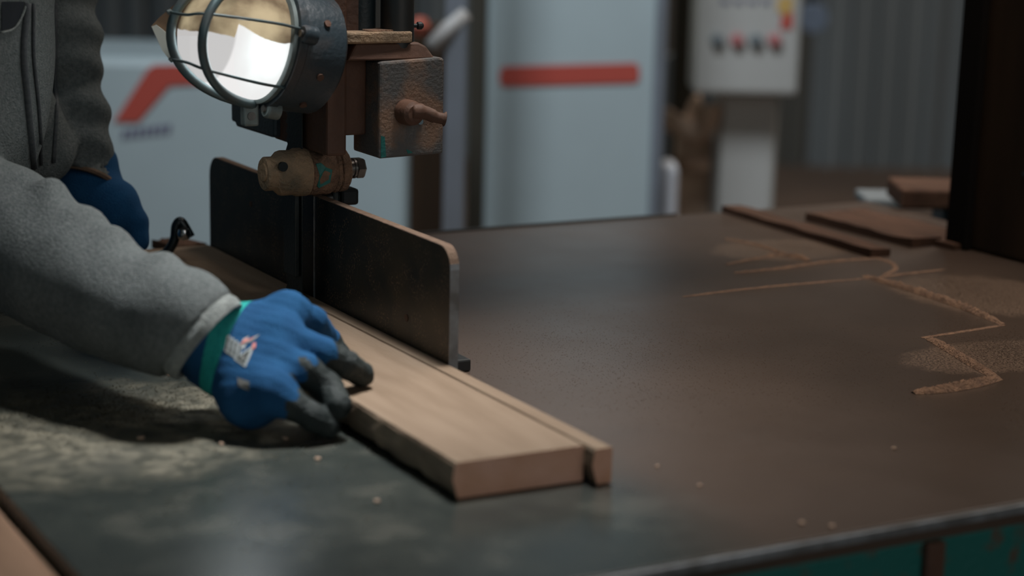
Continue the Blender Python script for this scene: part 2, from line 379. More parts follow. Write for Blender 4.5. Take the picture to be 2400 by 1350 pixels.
# white machine at the left
mach = empty('machine_cabinet', at(600, 500, 4.4)*[1, 1, 0]+[0, 0, FLOOR], 'wide white machine with a bent red stripe standing behind the operator', 'machine')
bgbox('body', 60, 958, 4.4, .50, FLOOR, zat(600, 142, 4.4), 'machine_white', mach, .02)
def decal_px(name, pts, d, m, parent, t=.004):
    h = at(1200, 350, d)@HD; return prism(name, [onh(x, y, h) for x, y in pts], tuple(-HD*t), m, parent)
decal_px('stripe', [(268, 285), (325, 285), (398, 200), (470, 196), (600, 200), (600, 152), (480, 150), (360, 152), (345, 165)], 4.40, 'stripe_red', mach)
for i in range(7): decal_px('lettering', [(285+i*17, 326-i*2), (297+i*17, 324-i*2), (300+i*17, 302-i*2), (288+i*17, 304-i*2)], 4.40, 'print_violet', mach, .003)
# white cabinet in the middle
cab = empty('machine_cabinet', at(1340, 500, 4.6)*[1, 1, 0]+[0, 0, FLOOR], 'tall white cabinet with a straight red stripe behind the table', 'cabinet')
bgbox('body', 1136, 1547, 4.6, .7, FLOOR, 1.2, 'machine_white', cab, .02)
bgbox('side_trim', 1528, 1556, 4.58, .1, FLOOR, 1.2, 'grey_post', cab, .01)
st = [(1172, 165), (1180, 156), (1488, 148), (1498, 156), (1498, 186), (1488, 194), (1180, 202), (1170, 192)]
decal_px('stripe', st, 4.60, 'stripe_red', cab)
# standing things between the two white machines
t = bgbox('steel_column', 1040, 1090, 3.7, .04, FLOOR, 1.0, 'grey_post', None, .004, 'narrow grey upright just left of the tall white cabinet', 'post')
t = bgbox('dark_column', 1097, 1136, 4.3, .12, FLOOR, 1.4, 'olive_dark', None, .006, 'dark brown upright against the left side of the tall white cabinet', 'post')
t = bgbox('timber_column', 962, 1038, 4.0, .10, FLOOR, zat(1000, 60, 4.0), 'post_brown', None, .006, 'dark timber upright below and behind the square guide housing', 'post')
lv = empty('machine_lever', at(1030, 110, 3.65), 'cream lever slanting up to the right behind the saw head', 'lever')
tube('lever_arm', [at(1012, 112, 3.66), at(1090, 28, 3.66)], .017, 'handle_cream', lv, 14)
lathe('ball_knob', [(0, -.02), (.014, -.016), (.021, 0), (.014, .016), (0, .02)], at(985, 62, 3.66), (0, 0, 1), 'orange_ball', lv, 20)
tube('cross_rod', [at(985, 66, 3.68), at(1030, 96, 3.68)], .006, 'steel_dark', lv)
tube('pivot_rod', [at(1040, 100, 3.69), at(1062, 112, 3.705)], .010, 'steel_dark', lv)
# right: control panel on its pillar
cp = empty('control_panel', at(1740, 500, 4.9)*[1, 1, 0]+[0, 0, FLOOR], 'cream control box with four buttons on a white pillar', 'control panel')
bgbox('pillar', 1690, 1822, 5.02, .16, FLOOR, zat(1740, 215, 5.0), 'panel_cream', cp, .015)
bgbox('housing', 1622, 1865, 4.9, .18, zat(1740, 222, 4.9), zat(1740, -60, 4.9), 'panel_cream', cp, .012)
for i, (x, m) in enumerate(((1681, 'button_dark'), (1727, 'button_red'), (1771, 'button_dark'), (1815, 'button_red'))):
    lathe('button', [(.017, 0), (.017, .014), (.012, .02)], onh(x, 94, at(1200, 350, 4.9)@HD-.001), -HD, m, cp, 20)
decal_px('sticker', [(1825, -8), (1860, -8), (1856, 26), (1838, 38), (1820, 22)], 4.90, 'sticker_yellow', cp)
decal_px('sticker', [(1832, 34), (1858, 30), (1856, 68), (1828, 66)], 4.90, 'stripe_red', cp)
for i in range(4): decal_px('marking', [(1690+i*32, 8), (1708+i*32, 8), (1708+i*32, -2), (1690+i*32, -2)], 4.90, 'print_violet', cp)
dk = lathe('wall_clock', [(.001, -.02), (.046, -.02), (.050, 0), (.050, .03), (.001, .03)], at(1905, 42, 6.4), HD, 'clock_blue', base=at(1905, 42, 6.4))
tag(dk, 'round blue-grey disc mounted to the right of the cream control box', 'disc')
tube('bracket', [at(1905, 42, 6.42), at(1905, 42, 6.42)*[1, 1, 0]+[0, 0, 3.9]], .02, 'olive_dark', dk)
t = bgbox('timber_upright', 1576, 1622, 5.3, .10, FLOOR, 1.6, 'olive_dark', None, .006, 'dark brown upright between white cabinet and control box', 'post')
t = bgbox('white_bin', 1556, 1596, 4.66, .12, FLOOR, zat(1550, 372, 4.75), 'white_bin', None, .02, 'small bright white box low beside the tall white cabinet', 'box')
t = bgbox('grey_panel', 1548, 1700, 6.0, .05, FLOOR, zat(1600, 130, 6.0), 'cladding_blue', None, .005, 'grey blue panel behind the brown elbow duct', 'panel')
dk = empty('dust_duct', at(1625, 470, 5.15)*[1, 1, 0]+[0, 0, FLOOR], 'brown elbow duct on a brown stand left of white pillar', 'duct')
bgbox('stand', 1590, 1672, 5.15, .10, FLOOR, zat(1630, 320, 5.15), 'pipe_brown', dk, .01)
bgbox('ledge', 1586, 1668, 5.05, .05, zat(1630, 398, 5.1), zat(1630, 368, 5.1), 'wood_tan', dk, .006)
tube('elbow', spline([at(1552, 272, 5.05), at(1590, 294, 5.05), (at(1630, 312, 5.05)), at(1655, 290, 5.02), at(1664, 262, 5.0), at(1664, 252, 5.0)], 6), .028, 'pipe_brown', dk, 14)
tube('elbow', spline([at(1630, 312, 5.08), at(1628, 285, 5.08), at(1640, 250, 5.08), at(1644, 245, 5.08)], 6), .03, 'pipe_brown', dk, 14)

# ------------------------------------------------------------------ saw table
TY0, TY1, TX0, TX1, TT = 1.036, 2.203, .334, 1.80, .018
tb = empty('saw_table', (1.0, 1.6, FLOOR), 'dark dusty cast-iron saw table with green painted sides', 'saw table')
prism('table_top', [(TX0, TY0, 0), (TX1, TY0, 0), (TX1, TY1, 0), (TX0, TY1, 0)], (0, 0, -TT), 'table_iron', tb, .0015)
box('edge_strip', (TX0, TY0-.004, -.0085), (TX1, TY0, -.0012), 'bright_edge', tb, .001)
box('far_rim', (TX0, TY1, -TT), (TX1-.33, TY1+.005, .0025), 'steel_dark', tb, .001)
box('side_panel', (TX0+.01, TY0+.002, -.30), (TX1-.01, TY0+.02, -TT), 'green_paint', tb, .002)
box('side_panel', (TX0+.004, TY0+.01, -.30), (TX0+.02, TY1-.01, -TT), 'green_paint', tb, .002)
box('side_panel', (TX1-.02, TY0+.01, -.30), (TX1-.004, TY1-.01, -TT), 'green_paint', tb, .002)
box('side_panel', (TX0+.01, TY1-.02, -.30), (TX1-.01, TY1-.002, -TT), 'green_paint', tb, .002)
for x in (TX0+.05, TX1-.09):
    for y in (TY0+.03, TY1-.07): box('leg', (x, y, FLOOR), (x+.06, y+.06, -.05), 'green_paint', tb, .004)
for x in (.50, .92, 1.36):
    box('rib', (x, TY0-.004, -.28), (x+.018, TY0+.004, -TT-.001), 'rust_paint', tb, .002)

# wooden board on the infeed side, lower left corner
pl = prism('side_plank', [(.05, .90, -.008), (.3275, .98, -.008), (.3275, 1.62, -.008), (.05, 1.60, -.008)], (0, 0, -.03), 'wood_tan', bevel=.003, base=(.19, 1.25, -.038))
tag(pl, 'pale brown wooden plank alongside the left edge of the saw table', 'plank')
tr = empty('plank_trestle', (.18, 1.3, FLOOR), 'low wooden trestle carrying the plank left of the table', 'trestle')
box('top_rail', (.10, 1.0, -.09), (.28, 1.55, -.038), 'wood_brown', tr, .003)
for x in (.11, .24):
    for y in (1.02, 1.50): box('leg', (x, y, FLOOR), (x+.04, y+.04, -.09), 'wood_brown', tr, .003)

# fence
FX, FT, FZ0, FZ1 = .7535, .0095, .0, .1335
fe = empty('guide_fence', (FX, 1.78, 0), 'black steel guide fence of two plates standing on the table', 'fence')
def fence_plate(y0, y1, rn, rf):
    def outline(x, ins=0.):
        pts = [(x, y0, FZ0), (x, y1, FZ0)]
        for k in range(7): a = math.pi/2*k/6; pts.append((x, y1-rf+rf*math.cos(a), FZ1-rf+rf*math.sin(a)))
        for k in range(7): a = math.pi/2+math.pi/2*k/6; pts.append((x, y0+rn+rn*math.cos(a), FZ1-rn+rn*math.sin(a)))
        return pts
    o = prism('plate', outline(FX), (FT, 0, 0), ['fence_paint', 'dust_edge', 'bright_edge'], fe, .0008)
    for p in o.data.polygons:
        n = p.normal
        if n.z > .35: p.material_index = 1
        elif n.y < -.6: p.material_index = 2
    return o
fence_plate(1.480, 1.781, .020, .002); fence_plate(1.785, 2.090, .002, .024)
lathe('screw', [(.0035, -.0006), (.0035, .002)], onx(953, 745, FX), (1, 0, 0), 'rust_paint', fe, 14)
lathe('screw', [(.003, -.0006), (.003, .002)], onx(588, 478, FX), (1, 0, 0), 'rust_paint', fe, 14)
box('fence_foot', (FX+FT, 1.55, 0), (FX+FT+.05, 1.60, .012), 'steel_dark', fe, .002)
box('fence_foot', (FX+FT, 1.95, 0), (FX+FT+.05, 2.00, .012), 'steel_dark', fe, .002)
# black clamp screw behind the fence
ck = empty('clamp_knob', (FX+FT+.028, 1.80, .113), 'small black clamp knob peeking over the back of the fence', 'knob')
q = onx(812, 459, FX+.04)
tube('spindle', [q+[-.032, 0, -.002], q+[.0, 0, 0]], .0065, 'steel_dark', ck, 16)
box('knob_head', q+[-.010, -.010, -.0085], q+[.010, .010, .0085], 'black_plastic', ck, .003)
box('knob_collar', q+[-.018, -.007, -.007], q+[-.0105, .007, .007], 'black_metal', ck, .002)

# ------------------------------------------------------------------ band saw head
hd = empty('band_saw_head', (.76, 1.80, .3), 'dusty brown band saw guide head hanging above the fence', 'saw head')
box('carrier_plate', (.742, 1.724, .181), (.763, 1.863, .90), 'rust_paint', hd, .003)
prism('clamp_block', [onx(642, 323, .735), onx(632, 322, .735), onx(552, 297, .735), onx(550, 288, .735), onx(541, 284, .735), onx(540, 225, .735), onx(642, 225, .735)], (.022, 0, 0), 'lamp_iron', hd, .003)
box('clamp_lip', (.729, 1.885, .215), (.735, 1.925, .262), 'rust_paint', hd, .002)
# guide boss: stepped cylinder along X, caked in sawdust
BC = onx(722, 402, .745); by, bz = BC[1], BC[2]
def bx(px): return ony(px, 400, by)[0]
x0 = bx(617)
lathe('guide_boss', [(.001, 0), (.0155, 0), (.0168, .0015), (.0168, .010), (.0185, .012), (.0215, .015), (.0225, .018), (.0225, .030), (.0240, .033), (.0240, .044), (.0215, .046)], (x0, by, bz), (1, .0, 0), 'dusty_iron', hd, 48, jitter=.012)
lathe('boss_body', [(.0215, .044), (.0235, .046), (.0235, .068), (.0215, .071), (.0215, .072)], (x0, by, bz), (1, 0, 0), 'sawdust_cake', hd, 56, jitter=.02)
lathe('worn_ring', [(.0195, .071), (.0218, .0725), (.0224, .076), (.0195, .077), (.0222, .0785), (.0210, .086), (.0185, .088)], (x0, by, bz), (1, 0, 0), 'sawdust_cake', hd, 56, jitter=.03)
def bs(px, py, r):
    q = ony(px, py, by-r)
    for _ in range(4): q = ony(px, py, by-math.sqrt(max(0, r*r-(q[2]-bz)**2)))
    return q
prism('green_patch', [bs(741, 384, .0247), bs(753, 382, .0247), bs(764, 392, .0247), bs(779, 398, .0247), bs(774, 428, .0247), bs(748, 441, .0247), bs(744, 436, .0247), bs(750, 412, .0247)], (0, .003, 0), 'green_paint', hd)
lathe('bolt_shank', [(.009, 0), (.009, .012)], (x0+.086, by, bz+.001), (1, 0, 0), 'nickel', hd, 24)
lathe('hex_nut', [(.0085, 0), (.0112, .0015), (.0112, .008), (.0095, .010)], (x0+.0975, by, bz+.001), (1, 0, 0), 'nickel', hd, 6, smooth=False)
lathe('washer', [(.0105, 0), (.0105, .0022)], (x0+.0955, by, bz+.001), (1, 0, 0), 'nickel', hd, 24)
# end-face details
fc = onx(634, 392, x0)
lathe('end_cap', [(.0085, -.0015), (.0095, .001)], (x0, by-.002, bz+.002), (1, 0, 0), 'dusty_iron', hd, 24)
lathe('set_screw_hole', [(.0048, -.0004), (.0048, .003)], bs(664, 391, .0229), (0, 1, 0), 'black_plastic', hd, 20)
# upper wheel housing, out of view; added to shade the fence and far board
lathe('wheel_housing', [(.001, 0), (.44, 0), (.45, .01), (.45, .21), (.44, .22), (.001, .22)], (BC[0]+.40, 1.74, 1.12), (0, 1, 0), 'green_paint', hd, 64)
# blade
BX = .7365
bl = prism('saw_blade', [(BX, 1.775, .0006), (BX, 1.812, .0006), (BX, 1.812, .60), (BX, 1.775, .60)], (.0012, 0, 0), 'black_metal', hd)
bm = bmesh.new()
for k in range(60):
    z = .003+k*.0095
    vs = [bm.verts.new(p) for p in ((BX, 1.812, z), (BX, 1.8165, z+.002), (BX, 1.812, z+.008), (BX+.0012, 1.812, z), (BX+.0012, 1.8165, z+.002), (BX+.0012, 1.812, z+.008))]
    bm.faces.new(vs[:3]); bm.faces.new(vs[3:][::-1]); bm.faces.new((vs[0], vs[3], vs[4], vs[1])); bm.faces.new((vs[1], vs[4], vs[5], vs[2]))
tag(link('blade_teeth', tome(bm), 'steel_dark', hd), kind='stuff')
box('blade_shield', (BX-.006, 1.778, .022+.03), (BX-.001, 1.808, bz-.015), 'black_metal', hd, .001)
# square housing with wing lever and two shafts
gx0, gx1, gz0, gz1, gy0, gy1 = .786, .856, .180, .275, 1.700, 1.760
prism('housing', [(gx0, gy0, gz0), (gx1, gy0, gz0+.002), (gx1, gy0, gz1), (gx1-.004, gy0, gz1+.002), (gx0+.002, gy0, gz1-.001), (gx0, gy0, gz1-.003)], (0, .062, 0), 'box_paint', hd, .0025)
prism('housing_shoulder', [(gx0+.002, gy0+.004, gz1), (gx1-.008, gy0+.004, gz1), (gx1-.016, gy0+.008, gz1+.012), (gx1-.024, gy0+.010, gz1+.016), (gx0-.020, gy0+.01, gz1+.016), (gx0-.03, gy0+.008, gz1)], (0, .05, 0), 'rust_paint', hd, .002)
prism('shaft_flange', [(gx0-.032, gy0+.006, gz1+.016), (gx0+.038, gy0+.006, gz1+.016), (gx0+.038, gy0+.006, gz1+.027), (gx0-.032, gy0+.006, gz1+.027)], (0, .052, 0), 'dusty_iron', hd, .002)
box('housing_web', (.763, 1.730, .20), (.786, 1.758, .44), 'rust_paint', hd, .002)
s1 = ony(931, 60, 1.725); lathe('shaft', [(.0165, -.02), (.0165, .6)], (s1[0], 1.725, gz1+.03), (0, 0, 1), 'steel_dark', hd, 40)
s2 = ony(848, 60, 1.74); lathe('shaft', [(.0145, -.02), (.0145, .6)], (s2[0], 1.742, gz1+.03), (0, 0, 1), 'black_metal', hd, 40)
sc = ony(980, 60, 1.722); lathe('grease_nipple', [(.002, 0), (.002, .006), (.0038, .007), (.0038, .011), (.002, .013)], sc-[.008, 0, 0], (1, -.1, 0), 'black_metal', hd, 16)
box('flange_dust', (gx0-.006, gy0+.012, gz1+.0265), (gx0+.034, gy0+.04, gz1+.0285), 'sawdust_cake', hd, .001)
w0 = ony(950, 262, gy0)
lathe('lever_hub', [(.0125, 0), (.0125, .010), (.0115, .016), (.008, .019)], w0, (.1, -1, 0), 'rust_paint', hd, 28)
tube('wing_lever', spline([w0+[0, -.014, .002], w0+[.012, -.016, .001], w0+[.024, -.018, -.004], w0+[.033, -.02, -.006]], 5), [.008]*5+[.0065]*5+[.0055]*5+[.0075], 'rust_paint', hd, 16)
lathe('pin', [(.003, -.001), (.003, .003)], ony(985, 285, gy0-.002), (0, 1, 0), 'chrome', hd, 12)
for p, c in (((893, 318), (905, 368)), ((952, 350), (968, 358))):
    prism('green_chip', [ony(p[0], p[1], gy0-.0004), ony(p[0]+9, p[1]+3, gy0-.0004), ony(c[0], c[1], gy0-.0004), ony(c[0]-12, c[1]+2, gy0-.0004)], (0, .001, 0), 'green_paint', hd)

# ------------------------------------------------------------------ caged lamp
AX = R @ np.array([-.79, .10, .60]); AX /= np.linalg.norm(AX)
LF = at(637, 108, 1.83)
# local frame: Z along the axis, Y as near to world up as possible
uy = np.array([0, 0, 1.])-AX*AX[2]; uy /= np.linalg.norm(uy); ux = np.cross(uy, AX)
LT = Matrix(np.stack([ux, uy, AX], 1).tolist()).to_4x4()
lp = empty('caged_lamp', LF-AX*.05, 'lit caged bulkhead lamp with dust-caked glass on the saw head', 'lamp')
def ll(name, prof, m, seg=48, **k): return lathe(name, prof, LF, AX, m, lp, seg, T=LT, local=True, **k)
ll('lamp_base', [(.001, -.054), (.048, -.054), (.0570, -.047), (.0585, -.020), (.0575, -.006), (.0600, -.004), (.0600, .004), (.0540, .005), (.053, .001), (.001, .001)], 'lamp_iron')
ll('glass', [(.0515, .001), (.0530, .012), (.0530, .026), (.0515, .042), (.0480, .055), (.0415, .070), (.0310, .083), (.0160, .091), (.001, .094)], 'lamp_glass', 64)
ll('rim_gasket', [(.0520, .003), (.0560, .003), (.0565, .009), (.0525, .011)], 'galv')
T = Matrix.Translation(LF.tolist()) @ LT
def hoop(phi, D, w):
    pts = []
    for t in np.linspace(0, math.pi, 33):
        o = D*math.sin(t)**.8; pts.append(np.array(T @ Vector((o*math.sin(phi), -.0575*math.cos(t), .004+o*math.cos(phi)))))
    return tube('cage_hoop', pts, w, 'lamp_wire', lp, 10)
SG = 1 if (np.array((T @ Vector((.1, 0, 0)))-(T @ Vector((0, 0, 0))))@R)[2] > 0 else -1
PH = (math.radians(-3)*SG, math.radians(27)*SG); DD = (.099, .104)
hoop(PH[0], DD[0], .0044); hoop(PH[1], DD[1], .0044)
def hp(phi, D, v): 
    c = -v/.0575; o = D*math.sqrt(max(0, 1-c*c))**.8; return np.array(T @ Vector((o*math.sin(phi), v, .004+o*math.cos(phi))))
for v, ve in ((-.036, -.030), (.020, .012)):
    rx = math.sqrt(.0575**2-v*v)*SG
    pts = spline([np.array(T @ Vector((rx, v, .004))), np.array(T @ Vector((rx*1.04, v, .035))), hp(PH[1], DD[1]+.0015, (v+ve)/2), hp((PH[0]+PH[1])/2, DD[0]+.004, ve), hp(PH[0], DD[0]+.001, ve)+AX*.005], 7)
    tube('cage_wire', pts, .0014, 'lamp_wire', lp, 8)
    lathe('wire_end', [(.001, -.003), (.0030, 0), (.001, .003)], pts[-1], AX, 'galv', lp, 12)
# dusty card flap sticking out of the far end of the cage
prism('card_flap', [at(354, 62, 1.79), at(372, 42, 1.79), at(412, 8, 1.79), at(440, -30, 1.79), at(470, -30, 1.79), at(470, 84, 1.79), at(400, 84, 1.79)], tuple(HD*.0012), 'card_brown', lp)
prism('card_edge', [at(355, 62, 1.788), at(366, 58, 1.788), at(402, 86, 1.788), at(402, 146, 1.788), at(380, 118, 1.788)], tuple(HD*.0012), 'card_cream', lp)
for a in (-75, 15, 105, 195):
    a = math.radians(a); c = T @ Vector((.061*math.cos(a), .061*math.sin(a), -.004))
    lathe('lug', [(.0085, -.006), (.0085, .006), (.007, .008)], c, AX, 'galv' if a < 0 else 'lamp_iron', lp, 20)
    lathe('lug_screw', [(.0035, .007), (.0035, .0105)], c, AX, 'nickel', lp, 12)
for a in (-20, 30, -55):
    a = math.radians(a); c = T @ Vector((.0575*math.cos(a), .0575*math.sin(a), -.025))
    lathe('base_screw', [(.0035, -.001), (.0035, .003)], c, np.array((T.to_3x3() @ Vector((math.cos(a), math.sin(a), 0)))), 'rust_paint', lp, 12)
hg = np.array(T @ Vector((.0, -.062, .012)))
box('hinge', hg+[-.007, -.006, -.016], hg+[.008, .006, .006], 'galv', lp, .002)
lathe('hinge_screw', [(.004, -.0075), (.004, -.005)], hg+[0, 0, -.006], (0, 1, 0), 'nickel', lp, 14)
li = bpy.data.lights.new('lamp_bulb', 'POINT'); li.energy = 2.2; li.color = (.86, .97, 1.0); li.shadow_soft_size = 0.030
lo_ = bpy.data.objects.new('bulb', li); COL.objects.link(lo_); lo_.parent = lp; lo_.location = Vector((LF+AX*.035-uy*.008).tolist())-lp.location

# ------------------------------------------------------------------ the board being sawn
BZ = .029
bd = empty('sawn_board', (.69, 1.6, 0), 'thick pale board with rough bark edge, held against the fence', 'board')
def board_piece(name, xa0, xa1, xb0, xb1, ya, yb, rough_left):
    n = 44; V = []; F = []; mi = []
    for i in range(n+1):
        t = i/n; y = ya+(yb-ya)*t; l = xa0+(xb0-xa0)*t; r = xa1+(xb1-xa1)*t
        jl = (random.uniform(-.0016, .0016) if rough_left else 0); jb = random.uniform(0, .0016) if 0 < i < n else 0
        V += [(l+.0004, y, BZ), (l-.001+jl*.4, y, BZ-.003), (l-.0025+jl, y, BZ*.55), (l+.002+jl, y, .001+jb*2), (r-.0005, y, .0008+jb), (r, y, BZ-.0008), (r-.0008, y, BZ)]
    k = 7
    for i in range(n):
        for j in range(k):
            a, b = i*k+j, i*k+(j+1) % k; F.append((a, a+k, b+k, b)); mi.append(2 if j in (1, 2) and rough_left else (0 if j in (6, 5, 4, 0) else 2))
    F.append(tuple(range(k))[::1]); mi.append(1); F.append(tuple(range(n*k, n*k+k))[::-1]); mi.append(1)
    me = bpy.data.meshes.new('mesh'); me.from_pydata(V, [], F); me.update()
    o = link(name, me, ['board_top', 'board_end', 'board_bark'], bd)
    me.polygons.foreach_set('material_index', mi)
    bmm = bmesh.new(); bmm.from_mesh(me); bmesh.ops.recalc_face_normals(bmm, faces=bmm.faces); bmm.to_mesh(me); bmm.free()
    return o
board_piece('plank_body', .6265, BX-.0006, .632, BX-.0006, 1.216, 1.819, True)
board_piece('sawn_strip', BX+.0018, .7535, BX+.0018, .7530, 1.203, 1.819, False)
board_piece('uncut_end', .632, .7530, .634, .7525, 1.819, 2.09, True)

# offcuts / strips on the right
def strip(label, p0, p1, w, h, m='wood_brown', z=0., name='wood_strip', group='wood strips lying at the far right of the table'):
    p0 = np.array([*p0, z]); p1 = np.array([*p1, z]); d = p1-p0; d /= np.linalg.norm(d); s = np.array([-d[1], d[0], 0])*w
    bm = bmesh.new(); n = 10; rings = []
    for i in range(n+1):
        c = p0+(p1-p0)*i/n; j = [random.uniform(-.0015, .0015) for _ in range(4)]
        rings.append([bm.verts.new(tuple(c+v)) for v in (np.array([0, 0, .0005]), s+[0, 0, .0005], s+np.array([0, 0, h+j[1]]), np.array([0, 0, h+j[2]]))])
    for a, b in zip(rings, rings[1:]):
        for k in range(4): bm.faces.new((a[k], a[(k+1) % 4], b[(k+1) % 4], b[k]))
    bm.faces.new(rings[0]); bm.faces.new(rings[-1][::-1])
    o = link(name, tome(bm, .0008, 1), m, base=p0); tag(o, label, 'wood strip', group); return o
def o2(px, py): return tuple(onz(px, py)[:2])
strip('narrow dark wood strip lying alone in front of the wider planks on the table', o2(2040, 604), o2(1691, 497), -.030, .0095)
strip('wide low brown plank behind the narrow dark wood strip', o2(2235, 588), o2(1915, 510), -.085, .007)
strip('second brown plank end touching the left foot of the dark post', (1.618, 1.885), (1.612, 2.10), -.05, .011)
pk = empty('wood_block', at(2190, 520, 2.75)*[1, 1, 0]+[0, 0, FLOOR], 'reddish wood block on a dark stand left of the dark post', 'wood block')
a0 = at(2092, 500, 2.7); 
bgbox('block', 2125, 2330, 2.75, .12, zat(2190, 505, 2.7), zat(2190, 458, 2.7), 'wood_brown', pk, .004)
bgbox('stand', 2225, 2330, 2.78, .08, FLOOR, zat(2190, 512, 2.7), 'dark_blue', pk, .004)
bgbox('tray', 2040, 2190, 2.9, .10, zat(2100, 545, 2.7), zat(2100, 520, 2.7), 'cladding_blue', pk, .004)
# dark timber post at the right
po = empty('timber_post', (1.70, 1.75, .0), 'large dark rough timber post at the right edge', 'post')
prism('post_body', [(1.680, 1.60, 0), (1.680, 1.872, 0), (1.79, 1.872, 0), (1.79, 1.60, 0)], (.010, 0, .95), 'post_brown', po, .006)
prism('corner_batten', [(1.668, 1.842, .001), (1.668, 1.880, .001), (1.679, 1.880, .001), (1.679, 1.842, .001)], (.010, 0, .95), 'post_dark', po, .002)
for z in (.11, .33): lathe('nail', [(.003, 0), (.003, .002)], (1.6795+.0105*z, 1.76, z), (-1, 0, 0), 'steel_dark', po, 10)

# black curved lever and offcut behind the left end of the board
lz = empty('feed_lever', at(430, 590, 2.12), 'black curved lever with a shiny tip beyond the far hand', 'lever')
tube('lever_arm', spline([at(360, 612, 2.14), at(392, 590, 2.14), at(409, 560, 2.14), at(413, 530, 2.14), at(424, 520, 2.14), at(440, 545, 2.14), at(446, 556, 2.14)], 6), .0055, 'black_plastic', lz, 14)
lathe('shiny_tip', [(.001, -.008), (.006, -.005), (.0075, 0), (.006, .005), (.001, .008)], at(431, 548, 2.115), (0, 0, 1), 'chrome', lz, 20)
oc = strip('small brown offcut lying beyond the far left end of the fence', onz(425, 590, .004)[:2], onz(485, 580, .004)[:2], .055, .010, 'wood_brown', name='offcut', group='offcuts')
del oc['group']; oc['category'] = 'offcut'
# round black knob half hidden behind fence end
kb = lathe('round_knob', [(.001, 0), (.012, .002), (.014, .010), (.009, .018), (.001, .02)], (.80, 2.12, 0.0), (0, 0, 1), 'black_plastic', base=(.80, 2.12, 0)); tag(kb, 'round black knob on the table behind the far end of the fence', 'knob')

# ------------------------------------------------------------------ sawdust
def ridge(pts, w, h):
    pts = [np.array([p[0], p[1], 0]) for p in spline([(*p[:2], 0) for p in pts], 26)]; V = []; F = []
    for i, p in enumerate(pts):
        t = pts[min(i+1, len(pts)-1)]-pts[max(i-1, 0)]; t /= np.linalg.norm(t); s = np.array([-t[1], t[0], 0]); e = math.sin(math.pi*min(1, (i+.5)/len(pts)*1.0))**.35
        for k in range(7):
            u = k/6*2-1; jj = rng.uniform(-.18, .18); V.append(tuple(p+s*(u*w*(1+.3*jj)*(.6+.4*e))+np.array([0, 0, max(.0003, h*e*(1-u*u)*(1+2.2*jj))])))
    for i in range(len(pts)-1):
        for k in range(6): a = i*7+k; F.append((a, a+1, a+8, a+7))
    return V, F
RV, RF = [], []
def addr(pts, w, h):
    V, F = ridge([onz(*p) for p in pts], w, h); b = len(RV); RV.extend(V); RF.extend([tuple(i+b for i in f) for f in F])
addr([(2025, 648), (2140, 684), (2260, 725), (2352, 762)], .0048, .0065)
addr([(1600, 696), (1740, 679), (1900, 664), (2045, 652)], .0028, .0014)
addr([(2040, 653), (2120, 643), (2215, 632)], .003, .0016)
addr([(2355, 762), (2270, 776), (2160, 792)], .0030, .0014)
addr([(2175, 793), (2225, 822), (2290, 862), (2338, 888)], .0058, .0050)
addr([(2340, 888), (2290, 902), (2220, 915), (2140, 922)], .0072, .0060)
addr([(1720, 640), (1830, 630), (1930, 616), (2060, 605)], .004, .0025)
addr([(2055, 606), (2090, 618), (2098, 632), (2070, 645)], .0035, .0022)
addr([(1700, 560), (1790, 580), (1868, 608)], .0035, .003)
addr([(1800, 597), (1870, 604), (1895, 612)], .006, .004)
addr([(1700, 620), (1790, 604), (1868, 600)], .0035, .0018)
addr([(262, 806), (330, 836), (402, 882)], .0035, .003)  # made-up ridge standing in for the orange trim under the sleeve
me = bpy.data.meshes.new('mesh'); me.from_pydata(RV, [], RF); rd = link('sawdust_ridges', me, 'sawdust_cake', None, True, base=(1.3, 1.6, 0))
tag(rd, 'thin ridges of tan sawdust outlining empty rectangles on the table', 'sawdust', kind='stuff')
def grains(name, groups, label, m):
    P = []; S = []
    for fn, n, s0, s1 in groups:
        q = fn(n); P.append(q); S.append(rng.uniform(s0, s1, len(q)))
    P = np.concatenate(P); S = np.concatenate(S); n = len(P); base = np.array([[1, 1, 1], [1, -1, -1], [-1, 1, -1], [-1, -1, 1]], np.float32)/1.7
    V = P[:, None, :]+base[None]*S[:, None, None]*rng.uniform(.5, 1.3, (n, 4, 1)); V[..., 2] = np.abs(V[..., 2])*.5+.0001
    F = (np.array([[0, 1, 2], [0, 3, 1], [0, 2, 3], [1, 3, 2]])[None]+4*np.arange(n)[:, None, None]).reshape(-1, 3)
    o = link(name, npmesh(V.reshape(-1, 3), F), m, base=(1.2, 1.6, 0)); tag(o, label, 'sawdust', kind='stuff'); return o
def quad(pts, f=1.):
    c = [onz(*p)[:2] for p in pts]
    def fn(n):
        u, v = rng.normal(.5, .27, n), rng.normal(.5, .27, n); a, b, c_, d = [np.array(k) for k in c]
        q = (a*(1-u)[:, None]+b*u[:, None])*(1-v)[:, None]+(d*(1-u)[:, None]+c_*u[:, None])*v[:, None]
        return np.c_[q, np.zeros(n)]
    return fn
def gauss(px, py, sx, sy):
    c = onz(px, py)
    return lambda n: np.c_[rng.normal(c[0], sx, n), rng.normal(c[1], sy, n), np.zeros(n)]
def clipt(fn):
    def f(n):
        q = fn(n); k = (q[:, 0] > TX0+.01) & (q[:, 0] < TX1-.01) & (q[:, 1] > TY0+.01) & (q[:, 1] < TY1-.01)
        k &= ~((q[:, 0] > .60) & (q[:, 0] < .775) & (q[:, 1] > 1.19)); return q[k]
    return f
